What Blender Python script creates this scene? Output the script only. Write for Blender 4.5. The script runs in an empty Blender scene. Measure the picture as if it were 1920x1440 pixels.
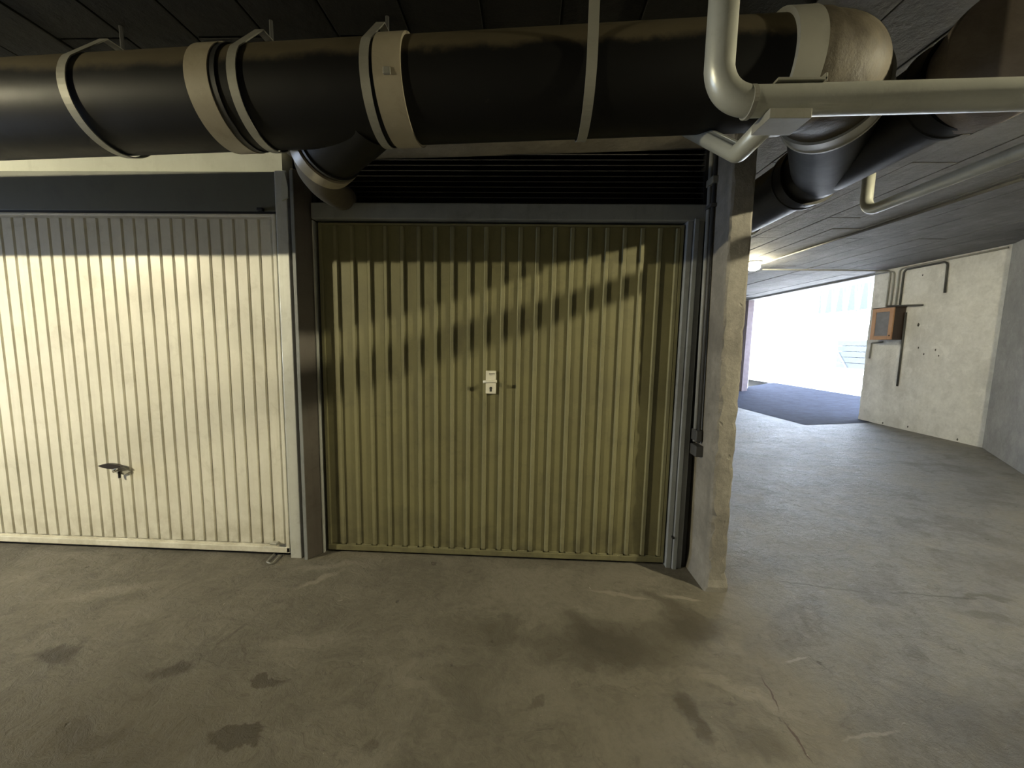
import bpy, bmesh, math, random
from mathutils import Vector, Matrix
random.seed(7)
sc = bpy.context.scene
COL = sc.collection
PI = math.pi

# ------------------------------------------------------------------ camera, world, sun, exposure
CAM_H, CAM_Y, F = 1.45, -2.38, 721.0
YAW, PITCH, ROLL = math.radians(2.2), math.radians(6.05), math.radians(1.09)
def cam_basis():
    cy, sy, cp, sp = math.cos(YAW), math.sin(YAW), math.cos(PITCH), math.sin(PITCH)
    f = Vector((-sy*cp, cy*cp, -sp)); r = Vector((cy, sy, 0)); u = r.cross(f)
    c, s = math.cos(ROLL), math.sin(ROLL)
    return c*r + s*u, -s*r + c*u, f
RT, UP, FW = cam_basis()
CP = Vector((0, CAM_Y, CAM_H))
cd = bpy.data.cameras.new('camera'); cam = bpy.data.objects.new('camera', cd); COL.objects.link(cam)
cd.sensor_width = 36.0; cd.lens = F/1920*36.0; cd.clip_start = 0.02; cd.clip_end = 300
m3 = Matrix((RT, UP, -FW)).transposed()
cam.matrix_world = Matrix.Translation(CP) @ m3.to_4x4()
sc.camera = cam

world = bpy.data.worlds.new('sky'); sc.world = world; world.use_nodes = True
wn = world.node_tree; bg = wn.nodes['Background']
bg.inputs['Color'].default_value = (0.62, 0.76, 1.0, 1); bg.inputs['Strength'].default_value = 16.0

sl = bpy.data.lights.new('sun', 'SUN'); sl.energy = 40; sl.angle = 0.01; sl.color = (1, 0.96, 0.9)
sun = bpy.data.objects.new('sun', sl); COL.objects.link(sun)
sun.rotation_euler = Vector((-0.6, 0.3, 1.0)).to_track_quat('Z', 'Y').to_euler()

XR, ZC, FR = 5.53, 2.68, 0.30        # right wall, ceiling height, floor level at the right wall
pl = bpy.data.lights.new('opening_portal', 'AREA'); pl.shape = 'RECTANGLE'; pl.size = 4.2; pl.size_y = 2.6
pl.cycles.is_portal = True
po = bpy.data.objects.new('opening_portal', pl); COL.objects.link(po)
po.location = (XR+0.25, 6.1, 1.5); po.rotation_euler = (PI/2, 0, PI/2)

pl2 = bpy.data.lights.new('added_entry_portal', 'AREA'); pl2.shape = 'RECTANGLE'; pl2.size = 1.5; pl2.size_y = 2.3  # portal for the unseen opening added in the left wall
pl2.cycles.is_portal = True
po2 = bpy.data.objects.new('added_entry_portal', pl2); COL.objects.link(po2)
po2.location = (-8.15, -0.95, 1.1); po2.rotation_euler = (PI/2, 0, -PI/2)

sc.view_settings.view_transform = 'Standard'; sc.view_settings.look = 'None'
sc.view_settings.gamma = 1.0; sc.view_settings.use_curve_mapping = False
sc.view_settings.exposure = 0.0
LAMP_COL = (1.0, 0.90, 0.60)
LAMP_L, LAMP_R, LAMP_F = 670.0, 340.0, 90.0

# ------------------------------------------------------------------ helpers
def ray(px, py): return FW + RT*((px-960)/F) - UP*((py-720)/F)
def PY(px, py, y): d = ray(px, py); return CP + d*((y-CP.y)/d.y)
def PX(px, py, x): d = ray(px, py); return CP + d*((x-CP.x)/d.x)
def PZ(px, py, z): d = ray(px, py); return CP + d*((z-CP.z)/d.z)
def fz(x):
    if x < 1.25: return 0.0
    s = FR/(XR-1.55)
    if x < 1.85: return s*(x-1.25)**2/1.2
    return s*(x-1.55)
def PF(px, py):
    p = PZ(px, py, 0)
    for _ in range(30): p = PZ(px, py, fz(p.x))
    return p

def wloc(o):
    v = Vector((0, 0, 0))
    while o is not None: v = v + o.location; o = o.parent
    return v
def obj(name, bm, mat, parent=None, smooth=False, loc=None):
    me = bpy.data.meshes.new(name)
    base = wloc(parent) if parent else Vector((0, 0, 0))
    o = bpy.data.objects.new(name, me); COL.objects.link(o)
    if parent: o.parent = parent
    if loc is not None:
        o.location = Vector(loc) - base; base = Vector(loc)
    bmesh.ops.translate(bm, verts=bm.verts, vec=-base)
    bmesh.ops.recalc_face_normals(bm, faces=bm.faces)
    bm.to_mesh(me); bm.free()
    me.materials.append(mat)
    if smooth:
        for p in me.polygons: p.use_smooth = True
    return o
def smooth_by_angle(o, a=0.6):
    me = o.data
    for p in me.polygons: p.use_smooth = True
    bm = bmesh.new(); bm.from_mesh(me)
    for e in bm.edges:
        if len(e.link_faces) == 2 and e.calc_face_angle(0) > a: e.smooth = False
    bm.to_mesh(me); bm.free()
def inst(src, parent, loc):
    o = src.copy(); COL.objects.link(o); o.parent = parent
    o.location = Vector(loc) - wloc(parent); return o
def thing(name, label, cat, loc, group=None):
    o = bpy.data.objects.new(name, None); COL.objects.link(o); o.location = loc
    o.empty_display_size = 0.1
    tag(o, label, cat, group); return o
def tag(o, label=None, cat=None, group=None, kind=None):
    if label: o['label'] = label
    if cat: o['category'] = cat
    if group: o['group'] = group
    if kind: o['kind'] = kind
    return o
def box(bm, x0, x1, y0, y1, z0, z1, bev=0.0):
    r = bmesh.ops.create_cube(bm, size=1.0)
    vs = r['verts']
    bmesh.ops.scale(bm, verts=vs, vec=(x1-x0, y1-y0, z1-z0))
    bmesh.ops.translate(bm, verts=vs, vec=((x0+x1)/2, (y0+y1)/2, (z0+z1)/2))
    if bev > 0:
        es = list({e for v in vs for e in v.link_edges})
        bmesh.ops.bevel(bm, geom=es, offset=bev, segments=2, affect='EDGES', profile=0.5)
    return bm
def B(x0, x1, y0, y1, z0, z1, bev=0.0): return box(bmesh.new(), x0, x1, y0, y1, z0, z1, bev)
def extr(bm, poly, axis, a, b):
    """prism: poly of 2D points swept along axis from a to b"""
    def v3(p, t):
        if axis == 'x': return (t, p[0], p[1])
        if axis == 'y': return (p[0], t, p[1])
        return (p[0], p[1], t)
    A = [bm.verts.new(v3(p, a)) for p in poly]; C = [bm.verts.new(v3(p, b)) for p in poly]
    n = len(poly)
    bm.faces.new(A); bm.faces.new(C[::-1])
    for i in range(n): bm.faces.new((A[i], C[i], C[(i+1) % n], A[(i+1) % n]))
    return bm
def tube(bm, pts, rad, seg=24, cap=True):
    pts = [Vector(p) for p in pts]; n = len(pts)
    rr = rad if isinstance(rad, (list, tuple)) else [rad]*n
    T = []
    for i in range(n):
        a = pts[max(i-1, 0)]; b = pts[min(i+1, n-1)]; T.append((b-a).normalized())
    ref = Vector((0, 0, 1)) if abs(T[0].z) < 0.9 else Vector((0, 1, 0))
    N = (ref - T[0]*ref.dot(T[0])).normalized()
    rings = []
    for i in range(n):
        N = (N - T[i]*N.dot(T[i])).normalized(); Bn = T[i].cross(N)
        rings.append([bm.verts.new(pts[i] + (N*math.cos(2*PI*k/seg) + Bn*math.sin(2*PI*k/seg))*rr[i]) for k in range(seg)])
    for i in range(n-1):
        for k in range(seg):
            bm.faces.new((rings[i][k], rings[i][(k+1) % seg], rings[i+1][(k+1) % seg], rings[i+1][k]))
    if cap: bm.faces.new(rings[0][::-1]); bm.faces.new(rings[-1])
    return bm
def band(bm, c, d, r0, r1, w, seg=48, lip=0.0):
    """ring of inner radius r0, outer r1, width w, axis d, centre c"""
    c, d = Vector(c), Vector(d).normalized()
    ref = Vector((0, 0, 1)) if abs(d.z) < 0.9 else Vector((0, 1, 0))
    N = (ref - d*ref.dot(d)).normalized(); Bn = d.cross(N)
    prof = [(r0, -w/2), (r1, -w/2), (r1, w/2), (r0, w/2)]
    if lip: prof = [(r0, -w/2), (r1+lip, -w/2), (r1+lip, -w/2+0.012), (r1, -w/2+0.016), (r1, w/2-0.016), (r1+lip, w/2-0.012), (r1+lip, w/2), (r0, w/2)]
    rings = []
    for k in range(seg):
        a = 2*PI*k/seg; e = N*math.cos(a) + Bn*math.sin(a)
        rings.append([bm.verts.new(c + e*r + d*t) for r, t in prof])
    m = len(prof)
    for k in range(seg):
        A, Cc = rings[k], rings[(k+1) % seg]
        for j in range(m): bm.faces.new((A[j], A[(j+1) % m], Cc[(j+1) % m], Cc[j]))
    return bm
def fillet(pts, r, n=8):
    """round the inner corners of a polyline"""
    pts = [Vector(p) for p in pts]; out = [pts[0]]
    for i in range(1, len(pts)-1):
        a, b, c = pts[i-1], pts[i], pts[i+1]
        u, v = (a-b).normalized(), (c-b).normalized()
        ang = u.angle(v); t = min(r/math.tan(ang/2), (a-b).length*0.49, (c-b).length*0.49)
        p0, p1 = b+u*t, b+v*t
        for k in range(n+1):
            s = k/n; out.append((1-s)**2*p0 + 2*s*(1-s)*(b+(p0+p1-2*b)*0.12) + s*s*p1)
    out.append(pts[-1]); return out
def quad(bm, *pts): bm.faces.new([bm.verts.new(p) for p in pts]); return bm

# ------------------------------------------------------------------ materials
class NT:
    def __init__(s, name):
        s.m = bpy.data.materials.new(name); s.m.use_nodes = True
        s.t = s.m.node_tree; s.p = s.t.nodes['Principled BSDF']; s.pos = s.n('ShaderNodeNewGeometry').outputs['Position']
    def n(s, typ, **kw):
        q = s.t.nodes.new(typ)
        for k, v in kw.items(): setattr(q, k, v)
        return q
    def L(s, a, b): s.t.links.new(a, b)
    def val(s, inp, v):
        if hasattr(v, 'is_output') or isinstance(v, bpy.types.NodeSocket): s.L(v, inp)
        elif isinstance(v, (tuple, list)) and len(v) == 3 and inp.type == 'RGBA': inp.default_value = (*v, 1)
        else: inp.default_value = v
    def noise(s, scale, detail=5, rough=0.6, vec=None, stretch=None, dist=0.0):
        q = s.n('ShaderNodeTexNoise'); q.inputs['Scale'].default_value = scale; q.inputs['Detail'].default_value = detail
        q.inputs['Roughness'].default_value = rough; q.inputs['Distortion'].default_value = dist
        v = vec or s.pos
        if stretch:
            mp = s.n('ShaderNodeMapping'); mp.inputs['Scale'].default_value = stretch; s.L(v, mp.inputs['Vector']); v = mp.outputs['Vector']
        s.L(v, q.inputs['Vector']); return q.outputs['Fac']
    def rng(s, v, a, b, c=0.0, d=1.0, smooth=False):
        q = s.n('ShaderNodeMapRange'); q.clamp = True
        if smooth: q.interpolation_type = 'SMOOTHSTEP'
        for i, x in zip(('From Min', 'From Max', 'To Min', 'To Max'), (a, b, c, d)): q.inputs[i].default_value = x
        s.L(v, q.inputs['Value']); return q.outputs['Result']
    def math(s, op, a, b=0.5):
        q = s.n('ShaderNodeMath', operation=op); s.val(q.inputs[0], a); s.val(q.inputs[1], b); return q.outputs[0]
    def mix(s, f, a, b, mode='MIX'):
        q = s.n('ShaderNodeMix', data_type='RGBA', blend_type=mode)
        s.val(q.inputs[0], f); s.val(q.inputs[6], a); s.val(q.inputs[7], b); return q.outputs[2]
    def warp(s, scale, amt, vec=None):
        q = s.n('ShaderNodeTexNoise'); q.inputs['Scale'].default_value = scale; q.inputs['Detail'].default_value = 4
        s.L(vec or s.pos, q.inputs['Vector'])
        a = s.n('ShaderNodeVectorMath', operation='SUBTRACT'); s.L(q.outputs['Color'], a.inputs[0]); a.inputs[1].default_value = (.5, .5, .5)
        b = s.n('ShaderNodeVectorMath', operation='SCALE'); s.L(a.outputs[0], b.inputs[0]); b.inputs['Scale'].default_value = amt
        c = s.n('ShaderNodeVectorMath', operation='ADD'); s.L(vec or s.pos, c.inputs[0]); s.L(b.outputs[0], c.inputs[1]); return c.outputs[0]
    def spot(s, vec, c, r, rot=0.0, hard=0.5):
        """1 inside an ellipse on the xy plane, 0 outside"""
        mp = s.n('ShaderNodeMapping', vector_type='TEXTURE'); s.L(vec, mp.inputs['Vector'])
        mp.inputs['Location'].default_value = (c[0], c[1], 0); mp.inputs['Rotation'].default_value = (0, 0, rot); mp.inputs['Scale'].default_value = (r[0], r[1], 1e4)
        l = s.n('ShaderNodeVectorMath', operation='LENGTH'); s.L(mp.outputs['Vector'], l.inputs[0])
        return s.rng(l.outputs['Value'], 1.0, hard, 0, 1, True)
    def bump(s, h, strength=0.3, dist=0.01):
        q = s.n('ShaderNodeBump'); q.inputs['Strength'].default_value = strength; q.inputs['Distance'].default_value = dist
        s.L(h, q.inputs['Height'])
        s.L(q.outputs['Normal'], s.p.inputs['Normal'])
    def out(s, col=None, rough=0.6, metal=0.0, spec=None):
        if col is not None: s.val(s.p.inputs['Base Color'], col)
        s.val(s.p.inputs['Roughness'], rough); s.val(s.p.inputs['Metallic'], metal)
        if spec is not None: s.p.inputs['Specular IOR Level'].default_value = spec
        return s.m

def m_concrete(name, c0, c1, scale=1.4, bump=0.35, rough=0.85, streak=None, pits=True):
    t = NT(name)
    a = t.noise(scale, 8, 0.62); f = t.noise(28, 6, 0.7)
    col = t.mix(t.rng(a, 0.32, 0.68), c0, c1)
    col = t.mix(t.rng(f, 0.35, 0.7, 0.0, 0.25), col, tuple(x*0.6 for x in c0))
    if streak:
        sN = t.noise(1.0, 6, 0.65, stretch=streak)
        col = t.mix(t.rng(sN, 0.5, 0.72, 0, 0.5), col, tuple(x*0.62 for x in c0))
    g = t.noise(5.5, 9, 0.72, vec=t.warp(4, 0.25))
    col = t.mix(t.rng(g, 0.5, 0.64, 0, 0.32), col, tuple(x*0.66 for x in c0)); col = t.mix(t.rng(g, 0.46, 0.36, 0, 0.3), col, tuple(min(1, x*1.18) for x in c1))
    h = t.math('ADD', t.math('MULTIPLY', t.noise(9, 8, 0.65), 0.8), t.math('MULTIPLY', f, 0.5))
    if pits:
        v = t.n('ShaderNodeTexVoronoi'); v.inputs['Scale'].default_value = 9; t.L(t.warp(6, 0.1), v.inputs['Vector'])
        p = t.rng(v.outputs['Distance'], 0.05, 0.11); h = t.math('ADD', h, t.math('MULTIPLY', p, 0.4))
    t.bump(h, bump, 0.02)
    return t.out(col, rough)
def m_paint(name, c, dirt=(0.1, 0.09, 0.07), amt=0.35, rough=0.5, metal=0.0, streaks=True, low=None, bump=0.06, spec=None):
    t = NT(name)
    a = t.noise(2.2, 7, 0.65)
    col = t.mix(t.rng(a, 0.42, 0.75, 0, amt), c, dirt)
    if streaks:
        sN = t.noise(1.0, 5, 0.6, stretch=(14, 14, 0.9))
        col = t.mix(t.rng(sN, 0.55, 0.8, 0, amt*0.8), col, tuple(min(1, x*1.25+0.02) for x in c))
        s2 = t.noise(1.0, 5, 0.6, stretch=(22, 22, 1.6))
        col = t.mix(t.rng(s2, 0.56, 0.75, 0, amt*0.7), col, dirt)
    g = t.noise(6, 9, 0.75, vec=t.warp(5, 0.3))
    col = t.mix(t.rng(g, 0.53, 0.66, 0, amt*0.7), col, dirt); col = t.mix(t.rng(g, 0.44, 0.36, 0, amt*0.5), col, tuple(min(1, x*1.2+0.01) for x in c))
    if low is not None:
        sep = t.n('ShaderNodeSeparateXYZ'); t.L(t.warp(5, 0.25), sep.inputs[0])
        k = t.rng(sep.outputs['Z'], low, 0.02, 0, 0.65, True)
        col = t.mix(t.math('MULTIPLY', k, t.rng(t.noise(9, 6, 0.7), 0.35, 0.65)), col, dirt)
    t.bump(t.noise(60, 4, 0.6), bump, 0.005)
    return t.out(col, t.rng(a, 0.3, 0.7, rough-0.08, rough+0.12), metal, spec)
def m_plain(name, c, rough=0.5, metal=0.0, spec=None):
    t = NT(name); a = t.noise(12, 5, 0.6)
    t.bump(t.noise(40, 4, 0.6), 0.08, 0.004)
    return t.out(t.mix(t.rng(a, 0.35, 0.7), tuple(x*0.85 for x in c), tuple(min(1, x*1.1) for x in c)), rough, metal, spec)
def m_emit(name, c, s):
    m = bpy.data.materials.new(name); m.use_nodes = True; t = m.node_tree
    for q in list(t.nodes): t.nodes.remove(q)
    e = t.nodes.new('ShaderNodeEmission'); e.inputs['Color'].default_value = (*c, 1); e.inputs['Strength'].default_value = s
    o = t.nodes.new('ShaderNodeOutputMaterial'); t.links.new(e.outputs[0], o.inputs[0]); return m

M = {}
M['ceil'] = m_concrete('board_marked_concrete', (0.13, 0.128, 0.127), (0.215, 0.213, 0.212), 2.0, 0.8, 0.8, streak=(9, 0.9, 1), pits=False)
M['ceil_shaded'] = m_concrete('shaded_board_concrete', (0.010, 0.0095, 0.008), (0.018, 0.017, 0.014), 2.0, 0.5, 0.9, streak=(9, 0.9, 1), pits=False)  # dark copy of ceil: grime plus missing lamp light put into the colour
M['slab'] = m_concrete('joint_concrete', (0.02, 0.02, 0.02), (0.035, 0.033, 0.03), 2.0, 0.2)
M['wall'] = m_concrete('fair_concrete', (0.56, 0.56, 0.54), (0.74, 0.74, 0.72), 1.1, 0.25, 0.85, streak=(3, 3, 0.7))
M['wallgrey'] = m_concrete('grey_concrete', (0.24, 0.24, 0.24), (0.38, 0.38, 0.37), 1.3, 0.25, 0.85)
M['darkwall'] = m_concrete('sooty_concrete', (0.10, 0.095, 0.085), (0.16, 0.15, 0.13), 1.3, 0.25)
M['lintel'] = m_concrete('dusty_concrete', (0.30, 0.27, 0.205), (0.46, 0.415, 0.325), 2.0, 0.3)
M['whitewall'] = m_paint('white_plaster', (0.56, 0.57, 0.50), (0.30, 0.30, 0.24), 0.25, 0.8)
M['pillar'] = m_concrete('pillar_concrete', (0.18, 0.168, 0.15), (0.31, 0.292, 0.258), 3.0, 0.6, 0.85, streak=(6, 6, 0.9))
M['white'] = m_paint('white_door_paint', (0.74, 0.72, 0.64), (0.42, 0.39, 0.30), 0.40, 0.45, low=0.5)
M['olive'] = m_paint('olive_door_paint', (0.200, 0.188, 0.098), (0.09, 0.082, 0.05), 0.45, 0.5, low=0.45)
M['olive_rib'] = m_paint('olive_rib_paint', (0.235, 0.222, 0.125), (0.105, 0.097, 0.06), 0.4, 0.45, low=0.4)
M['frame'] = m_paint('grey_frame_paint', (0.25, 0.265, 0.275), (0.12, 0.118, 0.115), 0.5, 0.5)
M['post'] = m_paint('galvanised_post', (0.62, 0.63, 0.60), (0.32, 0.31, 0.27), 0.45, 0.4, 0.2)
M['darkpost'] = m_paint('dark_steel_post', (0.12, 0.105, 0.09), (0.05, 0.04, 0.035), 0.5, 0.45, 0.2)
M['header'] = m_paint('grey_green_header', (0.13, 0.135, 0.11), (0.07, 0.07, 0.06), 0.3, 0.5, streaks=False)
M['black'] = m_plain('black_steel', (0.012, 0.012, 0.012), 0.5)
M['louver'] = m_plain('black_louver_paint', (0.085, 0.083, 0.078), 0.3)
M['galv'] = m_paint('galvanised_pipe', (0.42, 0.43, 0.39), (0.22, 0.22, 0.18), 0.4, 0.38, 0.35, streaks=False, bump=0.12)
M['strap'] = m_paint('zinc_strap', (0.30, 0.295, 0.26), (0.16, 0.15, 0.12), 0.4, 0.45, 0.3, streaks=False)
M['collar'] = m_paint('tan_collar', (0.30, 0.265, 0.195), (0.14, 0.115, 0.08), 0.5, 0.4, 0.0, streaks=False)
M['chrome'] = m_plain('chrome', (0.62, 0.61, 0.57), 0.22, 0.9)
M['silver'] = m_plain('silvery_metal', (0.52, 0.51, 0.46), 0.3, 0.35)
M['plate'] = m_plain('pale_lock_plate', (0.74, 0.72, 0.62), 0.4, 0.0)
M['ink'] = m_plain('dark_ink', (0.05, 0.05, 0.045), 0.7)
M['bronze'] = m_plain('dark_bakelite', (0.02, 0.014, 0.012), 0.35)
M['wood'] = m_paint('varnished_wood', (0.40, 0.235, 0.135), (0.24, 0.12, 0.06), 0.55, 0.5, streaks=False)
M['wooddark'] = m_paint('dark_wood', (0.038, 0.025, 0.019), (0.022, 0.014, 0.011), 0.5, 0.5)
M['greypanel'] = m_plain('grey_panel', (0.16, 0.16, 0.175), 0.5)
M['conduit'] = m_plain('grey_conduit', (0.26, 0.26, 0.25), 0.5)
M['darkconduit'] = m_plain('dark_conduit', (0.06, 0.06, 0.06), 0.55)
M['brownpipe'] = m_plain('dusty_brown_pipe', (0.10, 0.085, 0.06), 0.7)
M['asphalt'] = m_concrete('asphalt', (0.024, 0.026, 0.036), (0.040, 0.043, 0.060), 6, 0.3, 0.95, pits=False)
M['asphalt'].node_tree.nodes['Principled BSDF'].inputs['Specular IOR Level'].default_value = 0.08
M['pave'] = m_concrete('sunlit_paving', (0.62, 0.61, 0.58), (0.7, 0.69, 0.66), 1.0, 0.1)
M['housewall'] = m_plain('white_render', (0.78, 0.80, 0.80), 0.8)
M['pink'] = m_plain('pink_render', (0.16, 0.125, 0.13), 0.8)
M['cyanboard'] = m_plain('pale_cyan_board', (0.028, 0.037, 0.040), 0.8)
M['backdrop'] = m_plain('blue_grey_backdrop', (0.032, 0.040, 0.043), 0.8)
M['signred'] = m_plain('red_sign_edge', (0.5, 0.12, 0.10), 0.6)
M['whitepaint'] = m_plain('white_metal_paint', (0.8, 0.8, 0.8), 0.5)

# black drain pipe: glossy bitumen, dusty brown on its upper side
def m_pipe():
    t = NT('black_drain_pipe')
    sep = t.n('ShaderNodeSeparateXYZ'); g = t.n('ShaderNodeNewGeometry'); t.L(g.outputs['Normal'], sep.inputs[0])
    nz = t.math('ADD', sep.outputs['Z'], t.rng(t.noise(5, 6, 0.7), 0.3, 0.7, -0.14, 0.14))
    k = t.rng(nz, 0.12, 0.36, 0, 1, True)
    ch = t.noise(3.2, 7, 0.7)
    base = t.mix(t.rng(ch, 0.62, 0.7, 0, 0.5), (0.008, 0.008, 0.008), (0.05, 0.046, 0.038))
    dust = t.mix(t.noise(4, 6, 0.6), (0.045, 0.036, 0.02), (0.085, 0.07, 0.042))
    t.bump(t.noise(7, 6, 0.6), 0.12, 0.012)
    return t.out(t.mix(k, base, dust), t.math('ADD', t.math('MULTIPLY', k, 0.35), t.rng(ch, 0.3, 0.7, 0.42, 0.56)), 0.0, 0.13)
M['pipe'] = m_pipe()
def m_dusty():
    t = NT('dusty_elbow')
    a = t.noise(9, 8, 0.7)
    c = t.mix(t.rng(a, 0.35, 0.65), (0.035, 0.028, 0.018), (0.085, 0.072, 0.05))
    c = t.mix(t.rng(t.noise(3, 5, 0.6), 0.55, 0.7, 0, 0.7), c, (0.02, 0.015, 0.01))
    t.bump(a, 0.5, 0.012)
    return t.out(c, t.rng(a, 0.3, 0.7, 0.5, 0.75), 0.0, 0.16)
M['dusty'] = m_dusty()
M['plug'] = m_concrete('brown_plug_dust', (0.12, 0.097, 0.078), (0.19, 0.16, 0.135), 3, 0.3, 0.85)

# floor concrete with its stains, scratches, worn lip and painted-in lamp falloff
def m_floor():
    t = NT('garage_floor')
    P = t.pos; W = t.warp(16.0, 0.09, t.warp(3.0, 0.34)); W2 = t.warp(30, 0.05, t.warp(8.0, 0.16))
    a = t.noise(0.9, 8, 0.6); b = t.noise(4.5, 7, 0.65); c = t.noise(35, 6, 0.7)
    col = t.mix(t.rng(a, 0.3, 0.7), (0.125, 0.113, 0.088), (0.20, 0.184, 0.150))
    col = t.mix(t.rng(b, 0.4, 0.7, 0, 0.45), col, (0.105, 0.095, 0.073))
    sN = t.noise(1.0, 7, 0.65, vec=W, stretch=(0.8, 5.0, 1))
    col = t.mix(t.rng(sN, 0.52, 0.66, 0, 0.35), col, (0.25, 0.23, 0.19))
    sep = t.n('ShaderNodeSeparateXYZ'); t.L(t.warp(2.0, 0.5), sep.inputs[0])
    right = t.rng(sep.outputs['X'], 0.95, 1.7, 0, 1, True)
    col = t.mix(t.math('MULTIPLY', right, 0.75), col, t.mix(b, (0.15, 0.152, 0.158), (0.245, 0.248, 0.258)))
    col = t.mix(t.rng(c, 0.45, 0.75, 0, 0.35), col, (0.06, 0.055, 0.045))
    n2 = t.noise(7, 9, 0.75, vec=W); n3 = t.noise(2.3, 9, 0.72, vec=W)
    col = t.mix(t.rng(n2, 0.52, 0.66, 0, 0.38), col, (0.085, 0.076, 0.058))
    col = t.mix(t.rng(n3, 0.50, 0.60, 0, 0.30), col, (0.23, 0.212, 0.172))
    col = t.mix(t.rng(n3, 0.48, 0.38, 0, 0.5), col, (0.080, 0.072, 0.055))
    vn = t.math('ABSOLUTE', t.math('SUBTRACT', t.noise(1.6, 5, 0.6, vec=W), 0.5))
    col = t.mix(t.math('MULTIPLY', t.rng(vn, 0.006, 0.001, 0, 0.4), t.rng(n2, 0.42, 0.6)), col, (0.06, 0.052, 0.04))
    vo = t.n('ShaderNodeTexVoronoi'); vo.inputs['Scale'].default_value = 11; t.L(W, vo.inputs['Vector'])
    col = t.mix(t.rng(vo.outputs['Distance'], 0.035, 0.02, 0, 0.7), col, (0.42, 0.40, 0.34))
    vp = t.n('ShaderNodeTexVoronoi'); vp.inputs['Scale'].default_value = 3.1; t.L(W2, vp.inputs['Vector'])
    pit = t.rng(vp.outputs['Distance'], 0.06, 0.03)
    col = t.mix(t.math('MULTIPLY', pit, 0.6), col, (0.05, 0.045, 0.036))
    def spot(px, py, rx, ry, rot, amt, colr, hard=0.45, v=W):
        nonlocal col
        p = PF(px, py)
        col = t.mix(t.math('MULTIPLY', t.spot(v, (p.x, p.y), (rx, ry), rot, hard), amt), col, colr)
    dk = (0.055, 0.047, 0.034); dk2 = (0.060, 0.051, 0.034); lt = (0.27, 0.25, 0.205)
    spot(1140, 1205, 0.50, 0.24, 0.10, 0.8, dk, 0.15); spot(1290, 1170, 0.26, 0.16, 0.3, 0.8, dk, 0.2)
    spot(1080, 1175, 0.10, 0.20, 0.2, 0.5, dk, 0.2); spot(1240, 1130, 0.2, 0.06, -0.5, 0.5, dk2, 0.3)
    spot(440, 1380, 0.105, 0.040, 0.05, 0.95, dk, 0.75, W2); spot(500, 1280, 0.085, 0.028, 0.0, 0.85, dk, 0.7, W2)
    spot(315, 1255, 0.17, 0.06, 0.2, 0.85, dk, 0.4); spot(100, 1235, 0.17, 0.07, 0.0, 0.8, dk, 0.4)
    spot(190, 1365, 0.14, 0.05, 0.1, 0.8, dk, 0.4); spot(270, 1298, 0.14, 0.05, 0.1, 0.35, dk2, 0.4)
    spot(1010, 1322, 0.06, 0.025, 0.3, 0.5, dk2, 0.5, W2); spot(1300, 1345, 0.045, 0.14, 0.35, 0.75, dk2, 0.3, W2)
    spot(100, 1420, 1.3, 0.55, 0.2, 0.75, (0.078, 0.066, 0.042), 0.0); spot(1850, 1400, 0.55, 0.45, 0, 0.55, (0.07, 0.067, 0.06), 0.0)  # lower-left lamp falloff put into the colour, with grime; second spot darkens lower right
    spot(1420, 1400, 0.16, 0.10, 0.0, 0.45, dk2, 0.3); spot(1845, 1160, 0.10, 0.05, -0.2, 0.45, dk2, 0.5)
    spot(900, 1180, 0.40, 0.20, 0.0, 0.35, dk2, 0.2); spot(1840, 1126, 0.20, 0.035, -0.1, 0.55, dk2, 0.4)
    spot(1735, 1228, 0.06, 0.04, 0, 0.4, dk2, 0.4); spot(690, 1405, 0.03, 0.05, 0, 0.5, dk2, 0.4, W2)
    spot(1480, 1150, 0.13, 0.06, -0.3, 0.45, (0.11, 0.105, 0.098), 0.4); spot(1410, 1200, 0.12, 0.12, 0, 0.35, (0.12, 0.115, 0.11), 0.3)
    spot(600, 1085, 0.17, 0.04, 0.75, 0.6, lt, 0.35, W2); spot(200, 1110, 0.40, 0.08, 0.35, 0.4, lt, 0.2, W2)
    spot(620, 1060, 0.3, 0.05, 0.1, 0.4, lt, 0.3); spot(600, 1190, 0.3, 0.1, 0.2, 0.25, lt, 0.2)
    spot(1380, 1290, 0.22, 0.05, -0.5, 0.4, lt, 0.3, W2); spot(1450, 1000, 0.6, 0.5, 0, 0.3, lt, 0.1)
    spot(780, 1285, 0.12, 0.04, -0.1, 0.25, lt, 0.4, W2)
    def line(p0, p1, w, amt, colr, v):
        nonlocal col
        A, C = PF(*p0), PF(*p1); d = C-A
        col = t.mix(t.math('MULTIPLY', t.spot(v, ((A.x+C.x)/2, (A.y+C.y)/2), (d.length/2, w), math.atan2(d.y, d.x), 0.5), amt), col, colr)
    Wl = t.warp(9.0, 0.07)
    line((1425, 1262), (1462, 1340), 0.006, 0.8, (0.06, 0.04, 0.032), Wl); line((1460, 1338), (1535, 1440), 0.006, 0.8, (0.06, 0.04, 0.032), Wl)
    line((1420, 1083), (1640, 1112), 0.010, 0.55, (0.05, 0.047, 0.043), Wl); line((1630, 1108), (1880, 1128), 0.010, 0.6, (0.05, 0.047, 0.043), Wl)
    line((1090, 1103), (1240, 1128), 0.020, 0.55, lt, Wl); line((1235, 1118), (1325, 1128), 0.022, 0.7, lt, Wl)
    line((1470, 1246), (1520, 1230), 0.008, 0.6, (0.34, 0.33, 0.31), Wl); line((1560, 1388), (1700, 1370), 0.010, 0.5, (0.3, 0.29, 0.27), Wl)
    line((470, 1160), (390, 1225), 0.010, 0.45, (0.06, 0.053, 0.042), Wl); line((455, 1200), (462, 1240), 0.012, 0.4, dk2, Wl)
    # bump: trowel marks, finer and rougher on the ramp side
    tr = t.noise(1.0, 8, 0.7, vec=W, stretch=(4, 9, 1)); tr2 = t.noise(16, 7, 0.75, vec=W2)
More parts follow.
